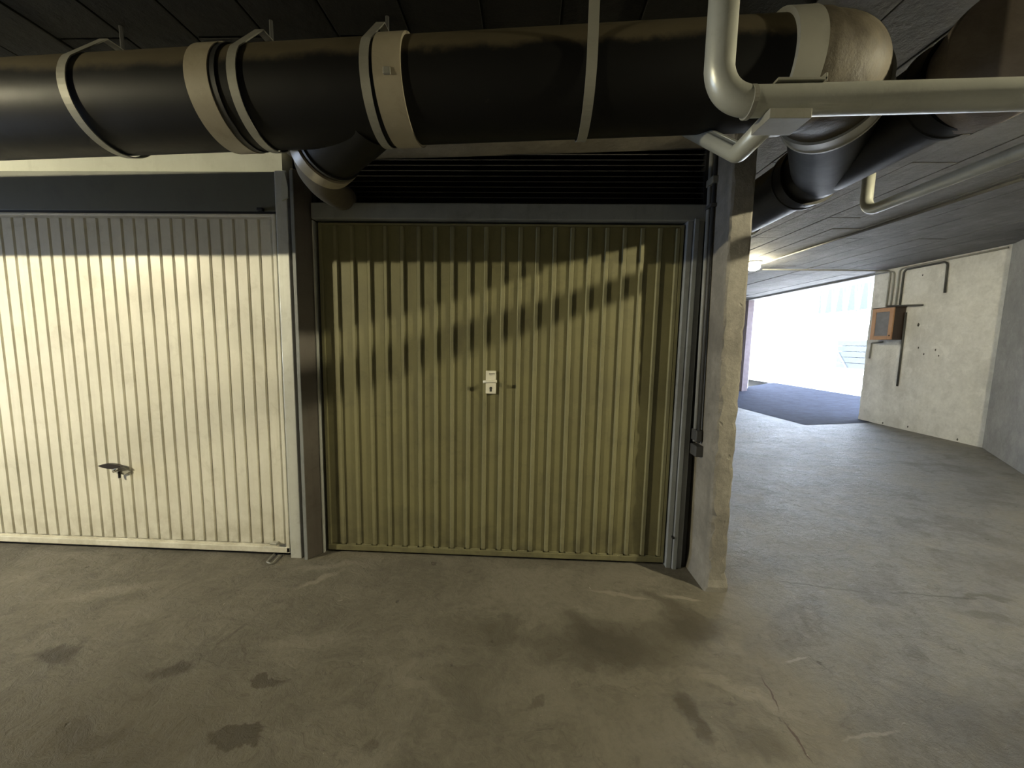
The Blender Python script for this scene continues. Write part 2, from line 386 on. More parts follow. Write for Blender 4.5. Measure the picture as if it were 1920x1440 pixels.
    h = t.math('ADD', t.math('MULTIPLY', tr, 0.7), t.math('MULTIPLY', t.math('MULTIPLY', tr2, t.math('ADD', right, 0.10)), 0.9))
    h = t.math('ADD', h, t.math('MULTIPLY', c, 0.15)); h = t.math('SUBTRACT', h, t.math('MULTIPLY', pit, 0.25)); h = t.math('ADD', h, t.math('MULTIPLY', n2, 0.15))
    t.bump(h, 0.9, 0.03)
    return t.out(col, t.math('SUBTRACT', t.rng(b, 0.3, 0.7, 0.68, 0.82), t.math('MULTIPLY', right, 0.20)), 0.0, 0.4)
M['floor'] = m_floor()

# ------------------------------------------------------------------ the setting
def grid_floor():
    bm = bmesh.new()
    xs = [-9, -6, -3, 0, 1.1] + [1.25 + 0.06*i for i in range(11)] + [2.6, 3.6, 4.6, XR, XR+0.4]
    ys = [-7, -3, 0, 3, 6, 9.5]
    V = [[bm.verts.new((x, y, fz(x))) for y in ys] for x in xs]
    for i in range(len(xs)-1):
        for j in range(len(ys)-1): bm.faces.new((V[i][j], V[i+1][j], V[i+1][j+1], V[i][j+1]))
    return bm
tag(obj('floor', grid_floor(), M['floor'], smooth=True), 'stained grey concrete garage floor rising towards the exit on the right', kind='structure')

ceil = obj('ceiling', B(-9, XR+0.6, -7, 9.5, ZC+0.012, ZC+0.35), M['slab'])
tag(ceil, 'low dark concrete ceiling with board marks', kind='structure')
# board-marked panels (concrete cast on boards) that the photograph lets one tell apart
def ceiling_panels():
    random.seed(3)
    protos = {}
    def proto(wd, ln):
        key = (round(wd, 3), round(ln, 3), x < 0.9)
        return protos.get(key), key
    cols = []
    x = -4.4
    while x < XR-0.05:
        cols.append((x, min(0.30, XR-x))); x += 0.30
    for i, (x, wd) in enumerate(cols):
        if x < 0.4: segs = [(-2.9, -1.2), (-1.2, 0.0)] if i % 2 else [(-2.9, -0.7), (-0.7, 0.0)]
        else:
            o = -1.9 + (i % 3)*0.35
            segs = [(o, o+1.6), (o+1.6, o+3.4), (o+3.4, o+5.6), (o+5.6, min(o+8.6, 7.9))]
        for y0, y1 in segs:
            dz = random.uniform(0, 0.006)
            src, key = proto(wd, y1-y0)
            loc = (x, y0, ZC+dz)
            if src is None:
                bm = B(x+0.004, x+wd-0.004, y0+0.004, y1-0.004, ZC+dz, ZC+dz+0.02, 0.003)
                protos[key] = obj('board_panel', bm, M['ceil_shaded' if x < 0.9 else 'ceil'], ceil, loc=loc)
            else: inst(src, ceil, loc)
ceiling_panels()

# walls
tag(obj('wall_rear', B(-9, XR+0.6, -6.3, -6.0, -0.1, ZC+0.1), M['darkwall']), kind='structure')
bm = bmesh.new(); box(bm, -8.3, -8.0, -6.2, -1.7, -0.1, ZC+0.1); box(bm, -8.3, -8.0, -0.2, 9, -0.1, ZC+0.1); box(bm, -8.3, -8.0, -1.7, -0.2, 2.2, ZC+0.1)  # side opening added out of view for cool daylight on the pillar
tag(obj('wall_left', bm, M['darkwall']), kind='structure')
end = PX(1625, 640, XR).y
bm = bmesh.new(); N = 40
corner_y = PX(1870, 650, XR).y
def wall_right_bm():
    bm = bmesh.new(); random.seed(5)
    box(bm, XR, XR+0.32, corner_y-0.3, end-0.012, -0.1, ZC+0.1)
    return bm
wr = tag(obj('wall_right', wall_right_bm(), M['wall']), 'pale concrete side wall carrying the wooden cabinet', kind='structure')
# ragged arris of the wall at the exit
bm = bmesh.new(); prev = None; random.seed(11)
ring = []
for k in range(41):
    z = -0.1 + (ZC+0.2)*k/40; d = random.uniform(0, 0.018)
    ring.append([bm.verts.new((XR, end-0.02, z)), bm.verts.new((XR+0.002, end-d, z)), bm.verts.new((XR+0.02, end+0.006-d*0.3, z)), bm.verts.new((XR+0.32, end+0.006, z)), bm.verts.new((XR+0.32, end-0.02, z))])
for k in range(40):
    for j in range(5): bm.faces.new((ring[k][j], ring[k][(j+1) % 5], ring[k+1][(j+1) % 5], ring[k+1][j]))
obj('broken_arris', bm, M['wall'], wr)
# small plug holes and stains of the wall
for px, py, s in [(1722, 609, 0.022), (1730, 516, 0.012), (1722, 652, 0.013), (1732, 664, 0.013), (1754, 656, 0.013), (1760, 667, 0.011), (1655, 793, 0.014), (1702, 800, 0.013), (1795, 824, 0.014)]:
    p = PX(px, py, XR)
    b2 = bmesh.new(); bmesh.ops.create_icosphere(b2, subdivisions=1, radius=s)
    bmesh.ops.scale(b2, verts=b2.verts, vec=(0.25, 0.8, 1.3)); bmesh.ops.translate(b2, verts=b2.verts, vec=p)
    obj('plug_hole', b2, M['ink'], wr)
# the angled grey wall nearer the camera
a = Vector((XR, corner_y)); b_ = PZ(1920, 887, 0.27)
dirv = (Vector((b_.x, b_.y)) - a).normalized(); a2 = a; b2v = a + dirv*1.15
bm = bmesh.new(); extr(bm, [(a2.x, a2.y), (b2v.x, b2v.y), (b2v.x, -6.1), (XR+0.6, -6.1), (XR+0.6, a2.y+0.02)], 'z', -0.1, ZC+0.1)
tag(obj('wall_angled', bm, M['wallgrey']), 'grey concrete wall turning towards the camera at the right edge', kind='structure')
# beyond the exit opening: wall going on and corridor end
OPEN_Y1 = 8.2
tag(obj('wall_far', B(1.2, XR+0.5, 8.3, 8.6, -0.1, ZC+0.1), M['wall']), kind='structure')
tag(obj('wall_middle', B(1.075, 1.195, 0.45, 8.4, -0.1, ZC+0.1), M['wall']), 'side wall between the garage bays and the driveway', kind='structure')
# building slab edge above the exit
tag(obj('trim_1', B(XR+0.1, XR+0.6, end-0.3, 8.6, ZC-0.02, ZC+0.38), M['wallgrey']), kind='structure')

# wall plane of the bays: lintels and partitions
tag(obj('wall_front', B(-4.6, -1.508, 0.012, 0.12, 2.40, ZC+0.05), M['whitewall']), 'white plastered lintel above the white garage door', kind='structure')
tag(obj('wall_bays', B(-9, -4.1, 0.0, 0.2, -0.1, ZC+0.05), M['whitewall']), kind='structure')
tag(obj('wall_partition', B(-1.47, -1.40, 0.14, 5.0, -0.1, ZC+0.05), M['darkwall']), kind='structure')
tag(obj('wall_back', B(-9, 1.1, 5.0, 5.2, -0.1, ZC+0.05), M['darkwall']), kind='structure')
bm = bmesh.new()
extr(bm, [(-1.46, 2.550), (1.075, 2.630), (1.075, ZC+0.05), (-1.46, ZC+0.05)], 'y', -0.06, 0.10)
tag(obj('wall_lintel', bm, M['lintel']), 'dusty concrete lintel above the louvre grille', kind='structure')

# concrete pillar with broken edges
def pillar_bm():
    bm = bmesh.new(); random.seed(21); n = 70; rings = []
    for k in range(n+1):
        z = -0.05 + (ZC+0.1)*k/n; s = z/ZC
        xl, xr = 1.104-0.040*s, 1.214-0.016*s
        low = 1.3 if z < 1.55 else 0.5
        j = lambda a: random.random()**2*a*low
        e1, e2, e3, e4 = j(0.022), j(0.022), j(0.020), j(0.020)
        if z < 0.09: xl -= 0.02*(0.09-z)/0.09; xr += 0.012
        yf = -0.175 - (0.012 if z < 0.06 else 0)
        rings.append([bm.verts.new(p) for p in ((xl-0.01, 0.46, z), (xl, yf+0.012+e1, z), (xl+0.004+e1*0.4, yf+0.004+e1*0.3, z), (xl+0.012+e2, yf, z),
                      (xr-0.012-e3, yf, z), (xr-0.003-e3*0.3, yf+0.005+e4*0.3, z), (xr, yf+0.014+e4, z), (xr-0.012, 0.46, z))])
    for k in range(n):
        for q in range(8): bm.faces.new((rings[k][q], rings[k][(q+1) % 8], rings[k+1][(q+1) % 8], rings[k+1][q]))
    bm.faces.new(rings[0][::-1]); bm.faces.new(rings[-1]); return bm
tag(obj('wall_pillar', pillar_bm(), M['pillar']), 'narrow concrete pillar with chipped edges right of the olive garage door', kind='structure')

# ------------------------------------------------------------------ white garage door
wd = thing('garage_door', 'white ribbed up-and-over garage door with a dark lever handle, left of the post', 'garage door', (-2.75, 0.0, 0))
X0, X1, Z0, Z1 = -3.98, -1.552, 0.032, 2.205
obj('backing_sheet', B(X0+0.01, X1-0.01, 0.012, 0.022, Z0+0.01, Z1-0.01), M['white'], wd)
pitch = 0.0795; x = X1-0.031; first = None; i = 0
while x - pitch > X0+0.02:
    loc = (x-pitch/2, 0, 0)
    if first is None:
        bm = bmesh.new(); w = pitch/2-0.0045; cx = x-pitch/2
        extr(bm, [(cx-w, 0.013), (cx-w+0.005, 0.0), (cx+w-0.005, 0.0), (cx+w, 0.013)], 'z', Z0+0.052, Z1-0.03)
        for v in bm.verts:
            if v.co.z < 0.1 and abs(v.co.x-cx) > w-0.006: v.co.z += 0.006
        first = obj('slat', bm, M['white'], wd, loc=loc)
    else: inst(first, wd, loc)
    x -= pitch
obj('bottom_rail', B(X0, X1, -0.008, 0.012, Z0-0.004, Z0+0.036, 0.004), M['white'], wd)
obj('top_rail', B(X0, X1, -0.006, 0.012, Z1-0.014, Z1, 0.003), M['white'], wd)
obj('side_rail', B(X1-0.024, X1, -0.008, 0.012, Z0, Z1, 0.004), M['white'], wd)
fr = obj('post', B(-1.545, -1.471, -0.012, 0.05, -0.02, 2.455, 0.004), M['post'], wd)
tag(fr, 'galvanised steel post')
hd = obj('header_panel', B(-4.08, -1.547, 0.0, 0.012, 2.222, 2.452, 0.002), M['header'], wd)
tag(hd, 'grey-green steel header')
obj('shadow_gap', B(-4.0, -1.548, 0.005, 0.02, 2.203, 2.224), M['black'], wd)
p = PY(490, 394, 0.0); obj('catch', B(p.x-0.018, p.x+0.018, -0.02, 0.004, p.z-0.008, p.z+0.01, 0.003), M['black'], wd)
# lever handle: diamond rose, lens-shaped lever, key
c = PY(228, 880, 0.0)
bm = bmesh.new()
pr = [(-0.062, 0.0), (-0.02, 0.026), (0.012, 0.032), (0.075, -0.004), (0.03, -0.03), (-0.03, -0.02)]
extr(bm, [(c.x+0.004+a*0.95, c.z-0.006+b*0.9) for a, b in pr], 'y', -0.014, 0.002)
bmesh.ops.bevel(bm, geom=[e for e in bm.edges], offset=0.003, segments=1, affect='EDGES')
h = obj('handle', bm, M['silver'], wd); tag(h, 'silvery diamond-shaped handle plate')
lc = PY(210, 873, -0.03); bm = bmesh.new(); pts = []
for k in range(13):
    s = -1 + k/6; pts.append((s*0.080, 0.021*(1-s*s)+0.001))
poly = [(lc.x+a, lc.z+b*0.75) for a, b in pts] + [(lc.x+a, lc.z-b*0.8) for a, b in pts[::-1]]
extr(bm, poly, 'y', -0.046, -0.026)
tag(obj('lever', bm, M['bronze'], h), 'dark lens-shaped lever')
bm = bmesh.new(); tube(bm, [(c.x-0.008, -0.045, c.z+0.0), (c.x-0.008, 0.0, c.z+0.004)], 0.009, 12); obj('spindle', bm, M['chrome'], h)
k0 = PY(223, 886, -0.02); obj('key', B(k0.x-0.003, k0.x+0.003, -0.026, -0.012, k0.z-0.038, k0.z+0.008, 0.001), M['bronze'], h)
# little bolt low on the leaf
p = PY(518, 1016, 0.0); bm = bmesh.new(); tube(bm, [(p.x-0.022, -0.022, p.z+0.002), (p.x+0.022, -0.022, p.z)], 0.011, 14); box(bm, p.x-0.018, p.x+0.018, -0.02, 0.003, p.z-0.010, p.z+0.008, 0.002)
tag(obj('bolt', bm, M['silver'], wd), 'small chrome bolt')
# wire loop on the floor, under the door
wpts = [PF(*q) for q in ((517, 1038), (500, 1056), (510, 1060), (525, 1043))]
bm = bmesh.new(); tube(bm, fillet([(q.x, q.y, 0.009) for q in wpts], 0.012), 0.0045, 8)
wl = obj('wire_loop', bm, M['strap'], loc=(wpts[1].x, wpts[1].y, 0)); tag(wl, 'bent wire loop lying on the floor under the white door corner', 'wire loop')
# flake of mortar at the top of the post
bm = bmesh.new(); q = [PY(*z, -0.014) for z in ((531, 322), (535, 324), (541, 352), (541, 371), (530, 377), (529, 355))]
extr(bm, [(v.x, v.z) for v in q], 'y', -0.022, -0.012)
tag(obj('mortar_flake', bm, M['whitewall'], loc=(q[4].x, -0.013, q[4].z)), 'pale torn flake of mortar stuck on the top of the galvanised post', 'mortar')

# ------------------------------------------------------------------ olive garage door
gd = thing('garage_door', 'olive green ribbed garage door with a pale lock plate in the middle', 'garage door', (-0.21, 0.09, 0))
GX0, GX1, GZ0, GZ1 = -1.335, 0.935, 0.03, 2.182
obj('backing_sheet', B(GX0, GX1, 0.094, 0.104, GZ0, GZ1), M['olive'], gd)
rp = 0.1065; xr0 = PY(612, 700, 0.085).x
ribs = [PY(632, 560, 0.085).x + rp*k for k in range(21)]
ribs = [r for r in ribs if r < GX1-0.03]
rib0 = None
def panel(xa, xb):
    return obj('panel', B(xa+0.0015, xb-0.0015, 0.0895, 0.097, GZ0+0.03, GZ1-0.012, 0.0015), M['olive'], gd)
edges = [GX0] + ribs + [GX1]
pan0 = None
for i, r in enumerate(ribs):
    loc = (r, 0.09, 0)
    if rib0 is None:
        bm = bmesh.new(); extr(bm, [(r-0.015, 0.0905), (r-0.009, 0.075), (r+0.009, 0.075), (r+0.015, 0.0905)], 'z', GZ0+0.035, GZ1-0.02)
        rib0 = obj('rib', bm, M['olive_rib'], gd, loc=loc)
    else: inst(rib0, gd, loc)
    if i == 0: panel(GX0, r-0.014)
    nx = ribs[i+1] if i+1 < len(ribs) else GX1+0.014
    if i+1 < len(ribs):
        ploc = (r+rp/2, 0.09, 0)
        if pan0 is None:
            pan0 = obj('panel', B(r+0.0155, r+rp-0.0155, 0.0895, 0.097, GZ0+0.03, GZ1-0.012, 0.0015), M['olive'], gd, loc=ploc)
        else: inst(pan0, gd, ploc)
    else: panel(r+0.014, GX1)
obj('bottom_rail', B(GX0, GX1, 0.074, 0.1, GZ0-0.012, GZ0+0.026, 0.004), M['olive'], gd)
bm = bmesh.new()
for r in ribs[:-1]:
    box(bm, r+0.02, r+rp-0.02, 0.078, 0.092, GZ0+0.026, GZ0+0.032, 0.002)
obj('rail_lip', bm, M['olive_rib'], gd)
obj('top_rail', B(GX0, GX1, 0.078, 0.1, GZ1-0.012, GZ1, 0.003), M['olive'], gd)
for xa in (GX0, GX1-0.022): obj('side_rail', B(xa, xa+0.022, 0.076, 0.1, GZ0, GZ1, 0.004), M['olive'], gd)
# frame
hb = obj('header_beam', B(-1.36, 1.05, 0.045, 0.13, 2.196, 2.292, 0.006), M['frame'], gd); tag(hb, 'grey steel header beam')
jx = [(0.942, 0.975, 0.05), (0.978, 1.006, 0.035), (1.009, 1.042, 0.05)]
for xa, xb, yf in jx:
    obj('jamb', B(xa, xb, yf, 0.14, -0.02, 2.21, 0.004), M['frame'], gd)
bm = bmesh.new(); extr(bm, [(-1.436, -0.024), (-1.422, -0.024), (-1.366, 0.070), (-1.366, 0.128), (-1.436, 0.128)], 'z', -0.02, 2.46)
lp = obj('side_post', bm, M['darkpost'], gd); tag(lp, 'scuffed dark steel post')
obj('edge_angle', B(-1.3655, -1.357, 0.062, 0.12, 0.0, 2.19, 0.001), M['post'], gd)
obj('edge_flange', B(-1.441, -1.421, -0.029, -0.022, 0.0, 2.45, 0.001), M['frame'], gd)
obj('gap_filler', B(-1.475, -1.432, 0.10, 0.14, -0.02, 2.46), M['black'], gd)
obj('closing_strip', B(1.04, 1.072, 0.07, 0.14, 0, 2.29), M['black'], gd)
pj = PY(1262, 1008, 0.035); obj('screw', B(pj.x-0.006, pj.x+0.006, 0.025, 0.05, pj.z-0.006, pj.z+0.006, 0.002), M['black'], gd)
# lock plate
pc = (PY(911, 695, 0.085), PY(930, 738, 0.085)); cx = (pc[0].x+pc[1].x)/2; zt, zb = pc[0].z, pc[1].z
lk = obj('lock_plate', B(cx-0.033, cx+0.033, 0.074, 0.092, zb, zt, 0.002), M['plate'], gd); tag(lk, 'pale metal lock plate with a T handle')
zh = PY(918, 715, 0.04).z
bm = bmesh.new(); tube(bm, [(cx-0.043, 0.022, zh-0.002), (cx-0.02, 0.018, zh), (cx+0.02, 0.018, zh+0.001), (cx+0.043, 0.022, zh+0.003)], 0.0085, 14); tube(bm, [(cx, 0.02, zh), (cx, 0.08, zh)], 0.008, 12)
obj('handle', bm, M['plate'], lk, smooth=True)
bm = bmesh.new(); tube(bm, [(cx+0.001, 0.0725, zb+0.036), (cx+0.001, 0.08, zb+0.036)], 0.009, 16); box(bm, cx-0.0055, cx+0.0075, 0.0725, 0.08, zb+0.014, zb+0.036)
obj('keyhole', bm, M['ink'], lk)
bm = bmesh.new()
xx = cx-0.012
for w_, hgt in ((0.004, 0.006), (0.003, 0.005), (0.006, 0.006), (0.004, 0.005), (0.005, 0.006), (0.004, 0.005), (0.003, 0.006)):
    box(bm, xx, xx+w_, 0.0733, 0.075, zt-0.018-hgt/2, zt-0.018+hgt/2); xx += w_+0.0013
xx = cx-0.010
for w_ in (0.003, 0.004, 0.003, 0.005): box(bm, xx, xx+w_, 0.0733, 0.075, zt-0.027, zt-0.0245); xx += w_+0.0015
tag(obj('imprint', bm, M['ink'], lk), 'tiny illegible dark imprint')

# louvre grille above
LZ0 = 2.294
lv = thing('louver_grille', 'black horizontal louvre grille above the olive garage door', 'grille', (-0.15, 0.1, 2.30))
obj('back_plate', B(-1.358, 1.055, 0.20, 0.21, LZ0, ZC), M['black'], lv)
s0 = None
for k in range(11):
    z = 2.318 + k*0.0315
    if s0 is None:
        bm = bmesh.new(); extr(bm, [(0.085, z-0.010), (0.088, z-0.0125), (0.165, z+0.016), (0.162, z+0.0185)], 'x', -1.356, 1.052)
        s0 = obj('slat', bm, M['louver'], lv, loc=(-0.15, 0.1, z))
    else: inst(s0, lv, (-0.15, 0.1, z))
obj('frame', B(-1.358, -1.34, 0.075, 0.2, LZ0, 2.54), M['black'], lv); obj('frame', B(1.035, 1.055, 0.075, 0.2, LZ0, 2.61), M['black'], lv)

# conduits on the pillar's left face
def conduit(name, pts, r, mat, label, fil=0.04, parent=None, seg=10):
    bm = bmesh.new(); tube(bm, fillet(pts, fil), r, seg)
    o = obj(name, bm, mat, parent, smooth=True, loc=Vector(pts[0]) if parent is None else None)
    if label: tag(o, label, 'conduit')
    return o
cv = thing('wall_conduit', 'pair of thin conduits running down the left face of the pillar', 'conduit', (1.05, 0.02, 0.80))
zt_, zb_ = 2.60, 0.86
conduit('pipe', [(1.048, 0.035, zt_), (1.062, 0.025, zb_)], 0.013, M['conduit'], None, parent=cv)
conduit('pipe', [(1.050, -0.010, zt_), (1.066, -0.015, zb_)], 0.010, M['darkconduit'], None, parent=cv)
obj('end_box', B(1.045, 1.092, -0.035, 0.055, 0.775, 0.845, 0.006), M['darkconduit'], cv)
obj('sleeve', B(1.045, 1.082, -0.028, 0.05, 0.87, 0.94, 0.006), M['darkconduit'], cv)
obj('clip', B(1.034, 1.075, -0.032, 0.055, 2.385, 2.425, 0.004), M['strap'], cv)
obj('clip', B(1.034, 1.078, -0.032, 0.055, 2.255, 2.275, 0.003), M['darkconduit'], cv)

# ------------------------------------------------------------------ big drain pipe
AX = lambda x: Vector((x, -0.863-0.029*x, 2.382+0.0196*x))
ADIR = (AX(1)-AX(0)).normalized(); PR = 0.165
dp = thing('drain_pipe', 'big black drain pipe across the top, bending back under the driveway ceiling', 'pipe', AX(-2.0))
def pipe_seg(name, xa, xb, r, mat, n=8):
    bm = bmesh.new(); tube(bm, [AX(xa+(xb-xa)*k/n) for k in range(n+1)], r, 64)
    o = obj(name, bm, mat, dp); smooth_by_angle(o); return o
pipe_seg('pipe_section', -5.5, -1.10, PR, M['pipe'], 16)
pipe_seg('pipe_section', -1.10, -0.46, PR+0.001, M['pipe'])
pipe_seg('pipe_section', -0.46, 0.90, PR, M['pipe'])
def collar(x, w, r=PR+0.009, tear=0, nm='collar'):
    bm = band(bmesh.new(), AX(x), ADIR, PR-0.004, r, w, 64, 0.0)
    o = obj(nm, bm, M['collar'], dp); smooth_by_angle(o); tag(o, 'tan coupling collar'); return o
collar(-1.155, 0.085); collar(-0.485, 0.095)
obj('clamp_screw', box(bmesh.new(), -0.50, -0.475, AX(-0.49).y-0.178, AX(-0.49).y-0.158, 2.33, 2.352, 0.003), M['strap'], dp)
bm = band(bmesh.new(), AX(-1.10), ADIR, PR-0.004, PR+0.006, 0.022, 64); o = obj('rubber_ring', bm, M['black'], dp); smooth_by_angle(o)
cg = obj('collar', band(bmesh.new(), AX(0.858), ADIR, PR-0.004, PR+0.016, 0.085, 64), M['strap'], dp); smooth_by_angle(cg); tag(cg, 'grey metal collar')
# elbow turning towards the back wall at the right end
def bez(p0, p1, p2, p3, n):
    return [((1-s)**3)*p0 + 3*s*(1-s)**2*p1 + 3*s*s*(1-s)*p2 + s**3*p3 for s in (k/n for k in range(n+1))]
E0 = AX(0.90); E3 = Vector((1.14, -0.745, 2.425))
path = bez(E0, E0+ADIR*0.13, E3-Vector((0.09, 0.10, 0)), E3, 20)
bm = bmesh.new(); tube(bm, path, [PR+0.012 if k < 3 else PR+0.006 for k in range(21)], 64)
eb = obj('elbow', bm, M['dusty'], dp); smooth_by_angle(eb); tag(eb, 'dusty brown elbow')
dE = (path[-1]-path[-2]).normalized()
rg = obj('collar', band(bmesh.new(), E3+dE*0.035, dE, PR-0.004, PR+0.012, 0.10, 64, 0.004), M['strap'], dp); smooth_by_angle(rg); tag(rg, 'grey metal collar')
W3 = Vector((1.56, -0.18, 2.42)); path2 = bez(E3+dE*0.02, E3+dE*0.15, W3-Vector((0.14, 0.18, 0)), W3, 14)
bm = bmesh.new(); tube(bm, path2, [PR-0.006]*15, 48); o = obj('wye_arm', bm, M['pipe'], dp); smooth_by_angle(o)
# branch dropping behind, with its collar
b0, b1 = Vector((-0.62, -0.84, 2.33)), Vector((-0.93, -0.60, 2.27))
bd = (b1-b0).normalized()
bm = bmesh.new(); tube(bm, [b0, b0.lerp(b1, 0.5), b1], [0.135, 0.135, 0.128], 48); br = obj('branch', bm, M['pipe'], dp); smooth_by_angle(br)
o = obj('branch_collar', band(bmesh.new(), b1-bd*0.02, bd, 0.120, 0.142, 0.06, 48), M['collar'], br); smooth_by_angle(o)
o = obj('branch_ring', band(bmesh.new(), b1-bd*0.075, bd, 0.120, 0.139, 0.012, 48), M['black'], br); smooth_by_angle(o)
bm = bmesh.new(); tube(bm, bez(b1, b1+bd*0.12, Vector((-1.13, -0.25, 2.26)), Vector((-1.16, 0.075, 2.325)), 10), [0.118, 0.112, 0.105, 0.098, 0.09, 0.084, 0.08, 0.077, 0.075, 0.074, 0.074], 32)
o = obj('branch_tail', bm, M['brownpipe'], br); smooth_by_angle(o)

# straps carrying the pipe
def strap(x, w, label, top='ear'):
    c = AX(x); r = PR+0.006
    t = thing('pipe_strap', label, 'strap', c+Vector((0, 0, -r)), 'steel straps round the big pipe')
    bm = bmesh.new(); prof = []
    # path in the plane across the pipe: ear, front leg, round the bottom, back leg
    th0 = math.radians(150) if top == 'ear' else math.radians(180)
    a = [th0 + (math.radians(375)-th0)*k/36 for k in range(37)]
    pts = [(c.y + r*math.cos(q), c.z + r*math.sin(q)) for q in a]
    if top == 'ear':
        ay, az = c.y-0.015, c.z+PR+0.070
        lead = [(ay+0.11, az+0.004), (ay, az)]
    else:
        lead = [(c.y-r-0.004, ZC)]
    tail = [(c.y+r-0.03, c.z+PR+0.07)] if top == 'ear' else [(c.y+r+0.004, ZC)]
    pts = lead + pts + tail
    prev = None; tk = 0.004
    for i, (y, z) in enumerate(pts):
        y0, z0 = pts[max(i-1, 0)]; y1, z1 = pts[min(i+1, len(pts)-1)]
        d = Vector((y1-y0, z1-z0)).normalized(); n = Vector((-d.y, d.x))*tk
        cur = [bm.verts.new((x-w/2, y, z)), bm.verts.new((x+w/2, y, z)), bm.verts.new((x+w/2, y-n.x, z-n.y)), bm.verts.new((x-w/2, y-n.x, z-n.y))]
        if prev:
            for j in range(4): bm.faces.new((prev[j], prev[(j+1) % 4], cur[(j+1) % 4], cur[j]))
        else: bm.faces.new(cur)
        prev = cur
    bm.faces.new(prev[::-1])
    obj('strip', bm, M['strap'], t)
    if top == 'ear':
        bm = bmesh.new(); tube(bm, [(x, ay+0.07, az-0.012), (x, ay+0.07, ZC+0.005)], 0.007, 10); obj('hanger_rod', bm, M['darkconduit'], t)
        bm = bmesh.new(); bmesh.ops.create_cone(bm, cap_ends=True, segments=6, radius1=0.013, radius2=0.013, depth=0.012); bmesh.ops.translate(bm, verts=bm.verts, vec=(x, ay+0.07, az-0.012)); obj('nut', bm, M['chrome'], t)
strap(-1.66, 0.032, 'steel strap round the big pipe, leftmost, above the white door')
strap(-1.03, 0.032, 'steel strap round the big pipe beside the chipped tan collar')
strap(-0.565, 0.032, 'steel strap round the big pipe against the wide pale collar, over the branch')
strap(0.185, 0.034, 'steel strap round the black stretch of pipe, going straight up', 'straight')

# ------------------------------------------------------------------ second drain pipe, running to the back
YX, YZ, YR = 1.55, 2.42, 0.155
dp2 = dp
def yseg(name, ya, yb, r, mat, seg=56):
    bm = bmesh.new(); tube(bm, [(YX, ya+(yb-ya)*k/6, YZ) for k in range(7)], r, seg); o = obj(name, bm, mat, dp2); smooth_by_angle(o); return o
yseg('pipe_section', -0.03, 5.0, YR-0.004, M['pipe']); yseg('pipe_section', -0.86, -0.03, YR, M['pipe'])
for y, w, r in ((-0.03, 0.09, 0.012), (0.62, 0.05, 0.008)):
    o = obj('collar', band(bmesh.new(), (YX, y, YZ), (0, 1, 0), YR-0.006, YR+r, w, 56, 0.004), M['pipe'], dp2); smooth_by_angle(o)
o = obj('collar', band(bmesh.new(), (YX, -0.80, YZ), (0, 1, 0), YR-0.006, YR+0.012, 0.08, 56, 0.004), M['pipe'], dp2); smooth_by_angle(o)
bm = bmesh.new(); tube(bm, [(YX+0.03, -0.80, YZ), (YX+0.03, -0.86, YZ), (YX+0.01, -0.93, YZ), (YX-0.02, -1.0, YZ), (YX-0.032, -1.03, YZ), (YX-0.037, -1.043, YZ)], [0.168, 0.18, 0.188, 0.19, 0.183, 0.16], 56)
o = obj('end_plug', bm, M['plug'], dp2); smooth_by_angle(o); tag(o, 'brown dusty end plug')
bm = band(bmesh.new(), (YX, 1.9, YZ), (0, 1, 0), YR, YR+0.006, 0.03, 48); o = obj('hanger_band', bm, M['strap'], dp2); smooth_by_angle(o)

# ------------------------------------------------------------------ thin galvanised pipe in front
gp = thing('galvanised_pipe', 'galvanised pipe dropping from the ceiling and turning right in front of the big pipe', 'pipe', (0.52, -1.20, 2.15))
GY = -1.20; GR = 0.039
v0 = PY(1352, 0, GY); vb = PY(1347, 150, GY); hz = PY(1440, 192, GY); h2 = PY(1905, 178, GY)
XE = 1.72; zE = hz.z + (h2.z-hz.z)*(XE-hz.x)/(h2.x-hz.x)
bm = bmesh.new(); tube(bm, fillet([(vb.x, GY, ZC-0.002), (vb.x, GY, hz.z), (XE, GY, zE), (XE, -3.6, zE-0.01)], 0.085, 12), GR, 28)
o = obj('main_run', bm, M['galv'], gp, smooth=True)
bm = band(bmesh.new(), (PY(1404, 192, GY).x, GY, hz.z), (1, 0, 0), GR-0.002, GR+0.003, 0.012, 28); obj('weld_seam', bm, M['strap'], gp)
xb = PY(1440, 225, GY).x
br0 = Vector((xb+0.03, GY+0.01, hz.z-0.025)); br1 = PZ(1384, 288, 2.09); br2 = PZ(1290, 252, 2.15)
br2 = PY(1288, 240, -0.70)
bm = bmesh.new(); tube(bm, fillet([br0, br1, br2], 0.03, 8), 0.03, 24)
tag(obj('branch', bm, M['galv'], gp, smooth=True), 'short elbowed branch with a bright edge')
zt2 = hz.z
ax, bx_ = PY(1447, 155, GY).x, PY(1537, 155, GY).x
bm = bmesh.new(); box(bm, ax, bx_, GY-0.03, GY+0.06, zt2+0.040, zt2+0.047, 0.001); box(bm, bx_-0.006, bx_, GY-0.03, GY+0.06, zt2+0.036, zt2+0.058, 0.001)
obj('clamp_plate', bm, M['strap'], gp)
ax, bx_ = PY(1428, 225, GY).x, PY(1504, 225, GY).x
obj('clamp_plate', B(ax, bx_, GY-0.038, GY+0.05, zt2-0.062, zt2-0.036, 0.001), M['strap'], gp)

